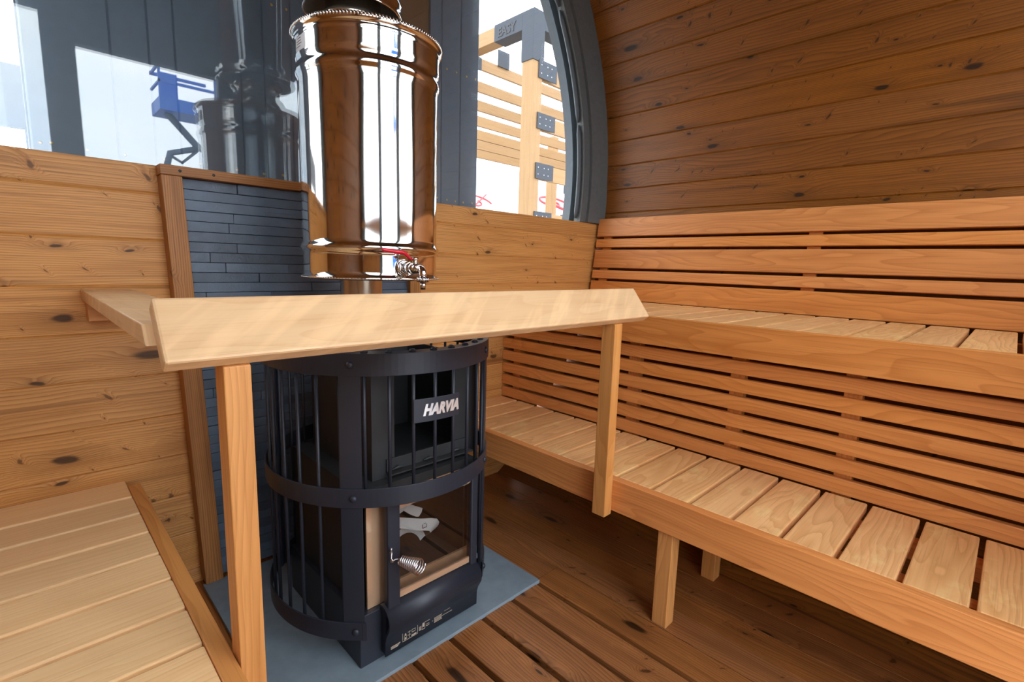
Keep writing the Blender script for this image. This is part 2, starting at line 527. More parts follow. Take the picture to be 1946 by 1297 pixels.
# ------------------------------------------------------------------ setting
YW = 1.675       # inner face of the end wall
YE = -0.42       # inner face of the entrance wall
CX, CZ = 0.70, 1.46
def RB(a):       # barrel radius by angle (0 = right, 90 = up), degrees
    d = 0.0
    if -90 < a < 0: d = -a
    elif 180 < a < 270: d = a - 180
    return 1.64 + 0.072 * min(1.0, d / 25.0) ** 1.2
def bp(a, dr=0.0):
    r = RB(a) + dr
    return (CX + r * math.cos(R(a)), CZ + r * math.sin(R(a)))
STEP = 4.26
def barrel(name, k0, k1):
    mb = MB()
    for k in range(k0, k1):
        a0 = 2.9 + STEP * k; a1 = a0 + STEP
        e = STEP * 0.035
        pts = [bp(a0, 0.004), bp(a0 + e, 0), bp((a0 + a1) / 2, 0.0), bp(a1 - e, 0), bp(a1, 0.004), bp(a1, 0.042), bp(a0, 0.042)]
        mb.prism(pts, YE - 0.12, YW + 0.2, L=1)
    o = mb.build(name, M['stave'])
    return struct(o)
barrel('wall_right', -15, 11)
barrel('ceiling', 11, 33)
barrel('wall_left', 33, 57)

# floor: fixed tongue and groove boards
mb = MB()
xs = [-0.22, -0.115, -0.01, 0.095]
def floor_board(x0, x1, y0, y1, z1=0.0, z0=-0.035):
    mb.box((x0 + 0.0006, y0, z0), (x1 - 0.0006, y1, z1), L=1)
x = 1.212
while x < 1.62:
    floor_board(x, min(x + 0.098, 1.625), YE - 0.1, YW + 0.02); x += 0.098
floor_board(1.107, 1.212, 0.972, YW + 0.02)
x = -0.22
while x < 1.10:
    floor_board(x, min(x + 0.0983, 1.107), 0.972, YW + 0.02, z1=-0.001); x += 0.0983
x = -0.22
while x < 0.19:
    floor_board(x, min(x + 0.098, 0.20), YE - 0.1, 0.972); x += 0.098
fl = mb.build('floor', M['floor'], bevel=0.0015)
struct(fl)
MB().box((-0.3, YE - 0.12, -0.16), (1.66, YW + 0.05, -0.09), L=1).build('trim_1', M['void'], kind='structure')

# end wall, horizontal boards up to the sill
mb = MB()
z = 0.418 - 0.1245 * 4
while z < 1.24:
    z1 = min(z + 0.1245, 1.24)
    zz = (z + min(z1, 1.24)) / 2
    def hw(q):
        r_ = 1.735 if q < 0.95 else 1.66
        return math.sqrt(r_ ** 2 - (q - CZ) ** 2)
    h = min(hw(max(z, 0)), hw(z1)) + 0.0
    e = 0.0035
    poly = [(YW + e, z), (YW, z + e * 1.4), (YW, z1 - e * 1.4), (YW + e, z1), (YW + 0.05, z1), (YW + 0.05, z)]
    if z1 >= 1.24: poly = [(YW + e, z), (YW, z + e * 1.4), (YW, z1 - 0.002), (YW + 0.002, z1), (YW + 0.14, z1), (YW + 0.14, z)]
    mb.prism(poly, CX - h, CX + h, L=0)
    z = z1
    if z1 >= 1.24: break
struct(mb.build('wall_back', M['wall']))

# end window: arched frame, gasket, two panes
def arc_pts(r0, r1, z_lo, n=80):
    a_lo0 = math.degrees(math.asin((z_lo - CZ) / r0)); a_lo1 = math.degrees(math.asin((z_lo - CZ) / r1))
    inner = [(CX + r0 * math.cos(R(a_lo0 + (180 - 2 * a_lo0) * i / n)), CZ + r0 * math.sin(R(a_lo0 + (180 - 2 * a_lo0) * i / n))) for i in range(n + 1)]
    outer = [(CX + r1 * math.cos(R(a_lo1 + (180 - 2 * a_lo1) * i / n)), CZ + r1 * math.sin(R(a_lo1 + (180 - 2 * a_lo1) * i / n))) for i in range(n + 1)]
    return inner, outer
def arch(name, r0, r1, y0, y1, mat, parent=None, z_lo=1.24, **kw):
    inn, out = arc_pts(r0, r1, z_lo)
    m = MB(); n = len(inn)
    for pts in (inn, out):
        for y in (y0, y1):
            for p in pts: m.v.append((p[0], y, p[1]))
    I0, I1, O0, O1 = 0, n, 2 * n, 3 * n
    def q(*f):
        m.f.append(list(f)); m.uv.append([(0, 0)] * 4); m.sm.append(False)
    for i in range(n - 1):
        q(I0 + i, I0 + i + 1, O0 + i + 1, O0 + i)
        q(I1 + i, O1 + i, O1 + i + 1, I1 + i + 1)
        q(I0 + i, I1 + i, I1 + i + 1, I0 + i + 1)
        q(O0 + i, O0 + i + 1, O1 + i + 1, O1 + i)
    q(I0, O0, O1, I1); q(I0 + n - 1, I1 + n - 1, O1 + n - 1, O0 + n - 1)
    return m.build(name, mat, parent, **kw)
win = bpy.data.objects.new('window_1', None); C.objects.link(win); win['kind'] = 'structure'; WPOS['window_1'] = Vector((CX, YW, 1.24)); win.location = (CX, YW, 1.24)
arch('window_frame', 1.50, 1.648, 1.652, 1.80, M['frame_paint'], win)
arch('gasket', 1.452, 1.5005, 1.668, 1.708, M['frame_paint'], win)
arch('glazing_bead', 1.46, 1.51, 1.750, 1.80, M['gasket'], win)
# beads of sealing strip along the arch, in lengths
m = MB()
for a0, a1 in ((-8, 10.5), (11, 31), (31.5, 52), (52.5, 75), (105, 127), (127.5, 148), (148.5, 169), (169.5, 188)):
    pts = [(CX + 1.443 * math.cos(R(a0 + (a1 - a0) * i / 12)), 1.693, CZ + 1.443 * math.sin(R(a0 + (a1 - a0) * i / 12))) for i in range(13)]
    pts = [p for p in pts if p[2] > 1.242]
    m.tube(pts, [0.006] + [0.012] * (len(pts) - 2) + [0.006], 8)
m.build('sealing_strip', M['gasket'], win)
def pane(name, y, r=1.495):
    m = MB(); n = 80
    a0 = math.degrees(math.asin((1.236 - CZ) / r))
    for i in range(n + 1):
        a = a0 + (180 - 2 * a0) * i / n
        m.v.append((CX + r * math.cos(R(a)), y, CZ + r * math.sin(R(a))))
    m.f.append(list(range(n + 1))); m.uv.append([(0, 0)] * (n + 1)); m.sm.append(False)
    return m.build(name, M['glass'], win)
pane('glass_pane', 1.722)
pane('glass_pane', 1.744)

# grey board partition outside the glass
YB = 1.77
gx = [0.054, 0.227, 0.312, 0.374, 0.545, 0.614, 0.700, 0.80, 0.90, 1.0]
m = MB()
def vboard(m, x0, x1, e=0.003):
    poly = [(x0, YB + e), (x0 + e, YB), (x1 - e, YB), (x1, YB + e), (x1, YB + 0.028), (x0, YB + 0.028)]
    m.prism(poly, 1.2, 3.3, L=2)
for a, b in zip(gx[:-1], gx[1:]): vboard(m, a, b)
m2 = [1.262, 1.308, 1.407, 1.507]
vboard(m, 1.262, 1.308); vboard(m, 1.310, 1.407); vboard(m, 1.409, 1.507)
m.box((0.05, YB + 0.03, 1.2), (1.507, YB + 0.06, 3.3), L=2)
m.box((1.245, YB - 0.012, 1.3), (1.262, YB + 0.03, 3.3), L=2)
part = struct(m.build('trim_2', M['paint']))
ply = struct(MB().box((1.0, YB, 1.2), (1.245, YB + 0.03, 3.3), L=2).build('trim_3', M['plywood']))
m = MB()
sx = [0.595, 0.645, 0.69, 1.28, 1.335, 1.385, 1.44, 1.49, 0.08, 0.16, 0.25, 0.35]
for xx in sx:
    m.dome((xx, YB, 1.795 + random.uniform(-.002, .002)), (0, -1, 0), 0.0045, 0.002, 8, 2)
for xx in (0.01 + .06, 0.09, 0.16, 0.24, 0.33, 0.42, 0.52, 0.60, 0.66, 0.72, 1.29, 1.34, 1.385, 1.43, 1.48):
    m.dome((xx, YB, 1.272 + random.uniform(-.003, .004)), (0, -1, 0), 0.0045, 0.002, 8, 2)
m.build('screw_heads', M['brass'], part)

# entrance wall behind the camera: glazed arch with a glass door
m = MB()
def ybox(m, x0, x1, z0, z1, y0=YE - 0.06, y1=YE, L=2):
    m.box((x0, y0, z0), (x1, y1, z1), L=L)
z = 0.0
while z < 1.24:
    z1 = min(z + 0.1245, 1.24)
    hx = math.sqrt(1.70 ** 2 - (CZ - z) ** 2)
    ybox(m, CX - hx, 0.20, z, z1, L=0)
    ybox(m, 1.20, CX + hx, z, z1, L=0)
    z = z1
ybox(m, -0.3, 1.7, -0.16, 0.0, L=0)
struct(m.build('wall_front', M['wall']))
fw = bpy.data.objects.new('window_2', None); C.objects.link(fw); fw['kind'] = 'structure'; WPOS['window_2'] = Vector((CX, YE, 1.24)); fw.location = (CX, YE, 1.24)
arch('window_frame', 1.48, 1.648, YE - 0.06, YE + 0.02, M['frame_paint'], fw)
m = MB()
ybox(m, 0.20, 0.34, 0.0, 3.08); ybox(m, 1.05, 1.20, 0.0, 3.08)
ybox(m, 0.34, 1.05, 2.16, 3.09, L=2)
zt_ = 2.30
m.box((-0.55, YE - 0.06, zt_), (0.20, YE, 2.85), L=0); m.box((1.20, YE - 0.06, zt_), (1.95, YE, 2.85), L=0)
m.box((-0.90, YE - 0.06, 2.27), (-0.55, YE, 2.52), L=0); m.box((1.95, YE - 0.06, 2.27), (2.0, YE, 2.6), L=0)
m.build('window_post', M['paint'], fw)
m = MB()
m.box((-0.80, YE - 0.04, 1.24), (0.20, YE - 0.035, 2.30)); m.box((1.20, YE - 0.04, 1.24), (2.15, YE - 0.035, 2.30))
m.build('glass_pane', M['glass'], fw)

# outside ground
gr = MB().box((-60, -60, -0.50), (60, 60, -0.42), L=0).build('ground', M['ground']); struct(gr)

# ------------------------------------------------------------------ benches
SEAM = 1.111
def seat_slats(parent, x0, x1, zt, th, seams, mat, w_gap=0.012, jitter=True):
    first = {}
    for k, (a, b) in enumerate(seams):
        w_ = round(b - a, 4)
        src = first.get(w_)
        org = ((x0 + x1) / 2, (a + b) / 2, zt - th)
        if src is None:
            mb = MB().box((x0, a, zt - th), (x1, b, zt), L=0)
            o = mb.build('seat_slat', mat, parent, bevel=0.0035, org=org)
            first[w_] = o
        else:
            clone(src, 'seat_slat', org, parent)
def seam_list(y_from, pitch, seam0, y_min, gap):
    out = []
    top = y_from
    k = math.ceil((seam0 - y_from) / pitch)
    s = seam0
    while s < y_from - 0.02: s += pitch
    s -= pitch if s >= y_from - 0.02 else 0
    out.append((round(s + gap / 2, 5), y_from))
    while s - pitch > y_min:
        out.append((round(s - pitch + gap / 2, 5), round(s - gap / 2, 5)))
        s -= pitch
    out.append((y_min, round(s - gap / 2, 5)))
    return out
YN = YE + 0.05
# lower right bench
b1 = thing('lower_bench', 'lower of the two right-hand slatted benches, with an upright backrest of narrow slats', 'bench', (1.4, 0.3, 0.0))
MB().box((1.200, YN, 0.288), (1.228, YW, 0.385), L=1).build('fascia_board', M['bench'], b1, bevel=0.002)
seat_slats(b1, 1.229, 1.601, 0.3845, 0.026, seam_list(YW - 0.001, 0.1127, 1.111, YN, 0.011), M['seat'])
for xx in (1.285, 1.50):
    MB().box((xx, YN, 0.315), (xx + 0.04, YW - 0.002, 0.358), L=1).build('batten', M['bench'], b1)
lg = MB().box((1.214, 0.577, 0.0), (1.258, 0.621, 0.315), L=2).build('leg', M['post'], b1, bevel=0.002)
MB().box((1.53, 0.577, 0.0), (1.574, 0.621, 0.357), L=2).build('leg', M['post'], b1, bevel=0.002)
for yy in (-0.35,):
    clone(lg, 'leg', (1.236, yy + 0.022, 0.0), b1)
# lower backrest
bk1 = b1
src = None
for k in range(6):
    z0 = 0.387 + 0.0583 * k
    org = (1.614, (YN + YW) / 2, z0)
    if src is None:
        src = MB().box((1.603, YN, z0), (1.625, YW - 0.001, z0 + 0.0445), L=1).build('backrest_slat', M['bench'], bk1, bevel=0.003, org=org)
    else: clone(src, 'backrest_slat', org, bk1)
for yy in (1.60, 0.98, 0.60, 0.285, -0.2):
    MB().box((1.6255, yy - 0.022, 0.36), (1.655, yy + 0.022, 0.73), L=2).build('batten', M['bench'], bk1)
# upper bench
b2 = thing('upper_bench', 'upper of the two right-hand slatted benches, with a leaning backrest of wide and narrow boards', 'bench', (1.85, 0.3, 0.741))
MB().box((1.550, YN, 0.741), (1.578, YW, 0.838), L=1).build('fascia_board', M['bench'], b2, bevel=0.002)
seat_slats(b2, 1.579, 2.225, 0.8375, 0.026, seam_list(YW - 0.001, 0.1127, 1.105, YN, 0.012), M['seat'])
for xx in (1.64, 2.1):
    MB().box((xx, YN, 0.768), (xx + 0.04, YW - 0.002, 0.811), L=1).build('batten', M['bench'], b2)
# upper backrest, leaning
bk2 = b2
p0 = Vector((2.2315, 0.845)); p1 = Vector((2.2895, 1.265))
dz = (p1 - p0)
LEN = dz.length; dz.normalize()
def lean(s0, s1, t0, t1):
    nrm = Vector((dz.y, -dz.x))
    return [tuple(p0 + dz * s0 + nrm * t0), tuple(p0 + dz * s0 + nrm * t1), tuple(p0 + dz * s1 + nrm * t1), tuple(p0 + dz * s1 + nrm * t0)]
s = LEN
for k, hgt in enumerate((0.0955, 0.0445, 0.0955, 0.0445, 0.0955)):
    MB().prism(lean(s - hgt, s, 0, 0.024), YN, 1.655, L=1).build('backrest_board', M['bench'], bk2, bevel=0.0025)
    s -= hgt + 0.0137
for yy in (1.60, 0.60, -0.3):
    MB().prism(lean(0.0, LEN - 0.02, 0.0245, 0.038), yy - 0.024, yy + 0.024, L=1).build('batten', M['bench'], bk2)
# left bench
b3 = thing('left_bench', 'low pale slatted sauna bench against the left side, darker edging board along its end', 'bench', (-0.2, 0.3, 0.0))
MB().box((0.165, YN, 0.283), (0.193, 1.628, 0.380), L=1).build('edging_board', M['post'], b3, bevel=0.002)
seat_slats(b3, -0.52, 0.1645, 0.3795, 0.026, seam_list(YW - 0.001, 0.1145, 1.2, YN, 0.010), M['seat_light'])
for xx in (0.12, -0.42):
    MB().box((xx, YN, 0.31), (xx + 0.035, 1.62, 0.353), L=1).build('batten', M['bench'], b3)
for yy in (1.3, 0.3):
    MB().box((0.12, yy, 0.0), (0.164, yy + 0.044, 0.31), L=2).build('leg', M['post'], b3, bevel=0.002)
    MB().box((-0.14, yy, 0.0), (-0.096, yy + 0.044, 0.353), L=2).build('leg', M['post'], b3, bevel=0.002)

# loose slatted floor (duckboard)
dk = thing('duckboard', 'slatted wooden floor grid with open gaps in front of the stove pad', 'duckboard', (0.7, 0.0, -0.08))
bx = [1.1065 - 0.1165 * k for k in range(9)]
src = None
for k, x0 in enumerate(bx):
    org = (x0 + 0.0495, 0.3, -0.02)
    if src is None:
        src = MB().box((x0, YE + 0.03, -0.022), (x0 + 0.1, 0.970, 0.003), L=1).build('floor_slat', M['floor'], dk, bevel=0.0025, org=(x0 + 0.0495, 0.3, -0.02))
    elif x0 > 0.2:
        clone(src, 'floor_slat', org, dk)
for yy in (0.92, 0.3, -0.33):
    MB().box((0.21, yy, -0.09), (1.205, yy + 0.045, -0.0225), L=0).build('cross_batten', M['floor'], dk)

# ------------------------------------------------------------------ hearth pad and slate panel
pad = MB().box((0.323, 0.955, 0.0), (1.104, 1.6305, 0.012), L=0).build('hearth_pad', M['cement'], bevel=0.001)
tag(pad, 'blue-grey cement board pad on the floor under the stove', 'hearth pad')

sp = thing('heat_shield_panel', 'dark slate strip panel in a wooden frame on the end wall behind the stove', 'panel', (0.70, 1.655, 0.012))
m = MB()
rows = 42; rh = (1.212 - 0.014) / rows
for k in range(rows):
    x = 0.315 - random.uniform(0, 0.2)
    while x < 1.09:
        x1 = x + random.choice((0.18, 0.3, 0.42, 0.55))
        xa, xb = max(x, 0.3385), min(x1, 1.088)
        if xb - xa > 0.004:
            d_ = random.uniform(0.0, 0.006)
            z0 = 0.014 + k * rh
            m.box((xa + 0.0004, 1.648 - d_, z0 + 0.0006), (xb - 0.0004, YW - 0.001, z0 + rh - 0.0004), L=0)
        x = x1
# one strip split proud of the rest
m.prism([(0.555, 1.6425), (0.70, 1.636), (0.70, 1.65), (0.555, 1.65)], 1.128, 1.140, L=2)
m.build('slate_cladding', M['slate'], sp, bevel=0.0012)
# left upright leans slightly
def upright(m, xb0, xb1, xt0, xt1):
    base = len(m.v); IDN[0] += 1; bid = IDN[0]
    zb, zt = 0.012, 1.2125
    y0, y1 = 1.622, YW - 0.0005
    vs_ = [(xb0, y0, zb), (xb1, y0, zb), (xb1, y1, zb), (xb0, y1, zb), (xt0, y0, zt), (xt1, y0, zt), (xt1, y1, zt), (xt0, y1, zt)]
    m.v += vs_
    wv = [0, .05, .1, -.05]
    for f, uvi in (((0, 1, 5, 4), ((zb, 0), (zb, .048), (zt, .048), (zt, 0))), ((1, 2, 6, 5), ((zb, .048), (zb, .1), (zt, .1), (zt, .048))),
                   ((2, 3, 7, 6), ((zb, .1), (zb, .148), (zt, .148), (zt, .1))), ((3, 0, 4, 7), ((zb, -.05), (zb, 0), (zt, 0), (zt, -.05))),
                   ((0, 3, 2, 1), ((0, 0), (0, .05), (.01, .05), (.01, 0))), ((4, 5, 6, 7), ((0, 0), (0, .05), (.01, .05), (.01, 0)))):
        m.f.append([base + i for i in f]); m.uv.append([(a, bid + 0.5 + b) for a, b in uvi]); m.sm.append(False)
m = MB(); upright(m, 0.330, 0.378, 0.292, 0.340); m.build('frame_upright', M['trim'], sp, bevel=0.0015)
m = MB(); upright(m, 1.060, 1.108, 1.060, 1.108); m.build('frame_upright', M['trim'], sp, bevel=0.0015)
cap = MB().box((0.290, 1.618, 1.213), (1.110, YW - 0.0005, 1.239), L=0).build('frame_cap', M['trim'], sp, bevel=0.0015)
m = MB()
for xx in (0.335, 0.415, 1.0):
    MB().dome((xx, 1.618, 1.226), (0, -1, 0), 0.004, 0.0008, 8, 2).build('screw_head', M['ink'], cap)

# ------------------------------------------------------------------ guard rail round the stove
gr_ = thing('stove_guard_rail', 'pale tilted wooden guard rail on two posts in front of the stove', 'guard rail', (0.70, 0.8, 0.28))
q0 = Vector((0.750, 0.8645)); dt = Vector((0.6, 0.8)); nt_ = Vector((0.8, -0.6))
poly = [tuple(q0), tuple(q0 + nt_ * 0.028), tuple(q0 + nt_ * 0.028 + dt * 0.1), tuple(q0 + dt * 0.1)]
IDN[0] += 1; bid = IDN[0]
m = MB(); m.prism(poly, 0.124, 1.313, L=0, bid=bid)
m.build('rail_plank', M['plank'], gr_, bevel=0.004)
def ptop(y): return 0.8645 - 0.0168 + (y - 0.7724) * (0.8 / 0.6)
for x0, x1, zb in ((0.1945, 0.231, 0.277), (1.163, 1.1995, 0.277)):
    m = MB(); ya, yb = 0.768, 0.812
    m.prism([(ya, zb), (yb, zb), (yb, ptop(yb)), (0.7724, ptop(0.7724)), (ya, ptop(0.7724))], x0, x1, L=0)
    # grain along z: rewrite uv from coordinates
    IDN[0] += 1; b_ = IDN[0]
    for fi, f in enumerate(m.f):
        m.uv[fi] = [(m.v[i][2], b_ + 0.5 + (m.v[i][0] - x0) + (m.v[i][1] - ya)) for i in f]
    m.build('post', M['post'], gr_, bevel=0.002)
am = MB().box((0.112, 0.8165, 0.881), (0.216, YW - 0.0005, 0.909), L=1)
am.v = [(v[0], v[1] - (0.0205 if (v[1] < 1.0 and v[2] < 0.9) else 0.0), v[2]) for v in am.v]
arm = am.build('side_arm', M['plank'], gr_, bevel=0.002)
br = MB().box((0.118, 1.625, 0.831), (0.196, YW, 0.8805), L=0).build('wall_bracket', M['post'], gr_, bevel=0.002)
MB().tube([(0.145, 1.622, 0.872), (0.145, 1.6255, 0.872)], 0.006, 12).build('bolt_head', M['zinc'], br)

# ------------------------------------------------------------------ stove
SX, SY = 0.704, 1.228
PH = 0.8
st = thing('sauna_stove', 'black cylindrical wood-burning sauna stove with a barred cage and glass door, on the hearth pad', 'stove', (SX, SY, 0.012))
def cyl(a, r=0.3, z=0.0):
    a = R(a); return (SX + r * math.sin(a), SY - r * math.cos(a), z)
# base box
m = MB(); m.box((0.517, 1.012, 0.012), (0.888, 1.44, 0.150), L=0)
m.build('base_box', M['black'], st, bevel=0.002)
# firebox body (open at the front)
m = MB()
t = 0.006
m.box((0.530, 1.034, 0.150), (0.536, 1.43, 0.462)); m.box((0.872, 1.034, 0.150), (0.878, 1.43, 0.462))
m.box((0.536, 1.424, 0.150), (0.872, 1.43, 0.462)); m.box((0.536, 1.034, 0.456), (0.872, 1.424, 0.462))
m.box((0.59, 1.034, 0.165), (0.596, 1.40, 0.44)); m.box((0.85, 1.034, 0.165), (0.856, 1.40, 0.44)); m.box((0.596, 1.39, 0.165), (0.85, 1.40, 0.44))
m.box((0.596, 1.034, 0.168), (0.85, 1.40, 0.175))
m.box((0.536, 1.026, 0.437), (0.878, 1.034, 0.462))
m.build('firebox', M['inner'], st)
m = MB()
y0, y1 = 1.026, 1.033
m.box((0.545, y0, 0.151), (0.632, y1, 0.436)); m.box((0.868, y0, 0.151), (0.876, y1, 0.436))
m.box((0.632, y0, 0.151), (0.868, y1, 0.192)); m.box((0.632, y0, 0.398), (0.868, y1, 0.436))
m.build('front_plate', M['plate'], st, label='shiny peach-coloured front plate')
# upper shield with rectangular opening
m = MB()
y0, y1 = 1.058, 1.063
m.box((0.585, y0, 0.463), (0.643, y1, 0.745)); m.box((0.833, y0, 0.463), (0.905, y1, 0.745))
m.box((0.643, y0, 0.732), (0.833, y1, 0.745)); m.box((0.643, y0, 0.463), (0.833, y1, 0.476))
m.box((0.580, y0, 0.463), (0.585, 1.40, 0.745)); m.box((0.900, y1, 0.463), (0.905, 1.40, 0.745))
m.box((0.585, 1.395, 0.463), (0.900, 1.40, 0.745)); m.box((0.585, 1.063, 0.463), (0.900, 1.395, 0.467))
m.build('upper_shield', M['inner'], st)
m = MB()
m.box((0.618, 1.030, 0.476), (0.880, 1.060, 0.480)); m.box((0.618, 1.052, 0.480), (0.88, 1.0575, 0.512))
for xx in (0.648, 0.742, 0.835):
    m.tube([(xx - 0.018, 1.048, 0.484), (xx, 1.046, 0.488), (xx + 0.018, 1.048, 0.484)], [0.002, 0.0045, 0.002], 8)
m.build('welded_flange', M['inner'], st, bevel=0.0005)
# inner arcs seen from above
m = MB()
m.tube([(SX - 0.09 + 0.2 * i / 10, 1.07 + 0.02 * math.sin(i), 0.742 + 0.02 * math.sin(PI * i / 10)) for i in range(11)], 0.006, 8)
m.lathe([(0.058, 0.70), (0.058, 0.776), (0.064, 0.776), (0.064, 0.70)], (SX, 1.33), 40)
m.box((0.60, 1.10, 0.715), (0.84, 1.38, 0.722))
m.build('smoke_collar', M['inner'], st)
# cage rings
def ring(name, z0, z1, a0=0, a1=360, r1=0.3015):
    return MB().ringband(r1 - 0.004, r1, z0, z1, (SX, SY), 128, R(a0), R(a1)).build(name, M['black'], st, bevel=0.0008)
rt = ring('cage_ring', 0.749, 0.800)
rm = ring('cage_ring', 0.440, 0.486)
rb = ring('cage_ring', 0.103, 0.149, 39, 321)
MB().ringband(0.262, 0.299, 0.7955, 0.7995, (SX, SY), 128).build('top_rim', M['black'], st, bevel=0.0006)
# ends of the bottom ring turned in to the base
for s_ in (-1, 1):
    p = Vector(cyl(39 * s_, 0.2995)); q = p + Vector((0.003 * s_, 0.0, 0)); 
    m = MB()
    pts2 = []
    for i in range(7):
        a = PI / 2 * i / 6
        pts2.append((p.x - s_ * 0.012 * math.sin(a), p.y + 0.002 + (-0.012 + 0.012 * math.cos(a)) * 0))
    x_in = SX + s_ * 0.1855
    poly = [(p.x + s_ * 0.002, p.y - 0.002), (p.x - s_ * 0.006, p.y - 0.008), (x_in, p.y + 0.016), (x_in, p.y + 0.021), (p.x - s_ * 0.005, p.y - 0.002), (p.x - s_ * 0.001, p.y + 0.003)]
    if s_ > 0: poly.reverse()
    m.prism(poly, 0.103, 0.149, L=2)
    m.build('ring_end', M['black'], rb, bevel=0.0008)
# rivets on rings
def rivets(parent, z, angs):
    for a in angs:
        p = cyl(a, 0.3012, z)
        n_ = (math.sin(R(a)), -math.cos(R(a)), 0)
        MB().dome(p, n_, 0.0085, 0.0068, 16, 5).build('rivet', M['black'], parent)
rivets(rt, 0.775, (-42.5, 35.0, 137, -137))
rivets(rm, 0.463, (-42.0, 37.0, 137, -137))
rivets(rb, 0.126, (-42.0, 41.0, 137, -137))
# vertical straps and bars
for a in (-43, 43, -137, 137):
    MB().ringband(0.2935, 0.2972, 0.10, 0.797, (SX, SY), 6, R(a - 4.7), R(a + 4.7)).build('cage_strap', M['black'], st)
src = None; srcs = None
btn = None
for k in range(-17, 16):
    a = 1.1 + 5.45 + 10.909 * k
    if min(abs((a - q + 180) % 360 - 180) for q in (-43, 43, -137, 137)) < 4.0: pass
    front = -38 < a < 38
    p = cyl(a, 0.2895)
    if front:
        if srcs is None:
            srcs = MB().tube([(p[0], p[1], 0.445), (p[0], p[1], 0.797)], 0.0042, 10).build('cage_bar', M['black'], st, org=(p[0], p[1], 0.445))
        else: clone(srcs, 'cage_bar', (p[0], p[1], 0.445), st)
    else:
        if src is None:
            src = MB().tube([(p[0], p[1], 0.105), (p[0], p[1], 0.797)], 0.0042, 10).build('cage_bar', M['black'], st, org=(p[0], p[1], 0.105))
        else: clone(src, 'cage_bar', (p[0], p[1], 0.105), st)
    p = cyl(a, 0.281, 0.7995)
    if btn is None:
        btn = MB().dome(p, (0, 0, 1), 0.0086, 0.0072, 16, 5).build('bar_cap', M['black'], st, org=p)
    else: clone(btn, 'bar_cap', p, st)
# name plate with raised letters
npl = MB().ringband(0.3000, 0.3020, 0.634, 0.690, (SX, SY), 14, R(-16.0), R(8.0)).build('name_plate', M['black'], st, bevel=0.0005)
vs_, fs_ = text_mesh('HARVIA', 0.036, 0.0009, 0.32, 0.0020)
xm = min(v[0] for v in vs_); xM = max(v[0] for v in vs_); ym = min(v[1] for v in vs_); yM = max(v[1] for v in vs_)
m = MB()
for v in vs_:
    fx = (v[0] - xm) / (xM - xm); fy = (v[1] - ym) / (yM - ym)
    a = -11.8 + fx * (7.4 + 11.8)
    z = 0.6485 + fy * 0.0285
    m.v.append(cyl(a, 0.3030 + v[2], z))
m.f = fs_; m.uv = [[(0, 0)] * len(f) for f in fs_]; m.sm = [False] * len(fs_)
m.build('lettering', M['logo'], npl, label='polished HARVIA lettering')
# glass door
dx0, dx1 = 0.578, 0.862
DY = 0.984
door = MB()
def drail(m, x0, x1, z0, z1, y0=DY, y1=DY + 0.022):
    m.box((x0, y0, z0), (x1, y1, z1), L=2)
dO = bpy.data.objects.new('door', None); C.objects.link(dO); place(dO, (0.72, DY, 0.152), st)
drail(door, 0.578, 0.613, 0.152, 0.452)
door.build('door_bar', M['black'], dO, bevel=0.004)
door = MB(); drail(door, 0.843, 0.866, 0.152, 0.452, DY + 0.004, DY + 0.026)
door.build('door_bar', M['black'], dO, bevel=0.004)
MB().box((0.613, DY + 0.008, 0.184), (0.843, DY + 0.012, 0.404)).build('door_glass', M['stove_glass'], dO, label='smoked glass pane')
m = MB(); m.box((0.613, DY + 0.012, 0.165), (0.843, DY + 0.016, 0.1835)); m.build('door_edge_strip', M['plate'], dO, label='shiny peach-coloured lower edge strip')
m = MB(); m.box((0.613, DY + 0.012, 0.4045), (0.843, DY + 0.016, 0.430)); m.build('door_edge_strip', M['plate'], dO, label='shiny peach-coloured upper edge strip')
# coil handle
m = MB()
hp = Vector((0.590, 0.982, 0.293))
ax = Vector((0.34, -0.94, -0.02)).normalized()
e1 = ax.cross(Vector((0, 0, 1))).normalized(); e2 = ax.cross(e1)
start = hp + Vector((-0.006, -0.006, 0.0))
pts = [start + Vector((0, 0, 0.022)), start + Vector((-0.004, -0.004, 0.004)), start + Vector((0, -0.006, -0.002)), start + Vector((0.004, -0.010, 0.003)), hp + ax * 0.018 + Vector((0.004, 0, 0))]
turns = 9.5; Lh = 0.058
for i in range(int(turns * 18) + 1):
    t_ = i / (turns * 18)
    rr = 0.0105 + 0.0085 * t_ ** 1.3
    an = 2 * PI * turns * t_
    pts.append(hp + ax * (0.024 + Lh * t_) + e1 * (math.cos(an) * rr) + e2 * (math.sin(an) * rr))
m.tube(pts, 0.0019, 8)
m.build('coil_handle', M['chrome'], dO, label='chrome coil spring handle')
m = MB(); m.dome((start.x, start.y - 0.001, start.z - 0.004), (-0.2, -1, 0), 0.005, 0.004, 12, 3); m.tube([start + Vector((-.002, 0.004, .016)), start + Vector((-.002, -0.001, .022)), start + Vector((-.002, -0.001, .03))], 0.0022, 8)
m.build('handle_rivet', M['zinc'], dO)
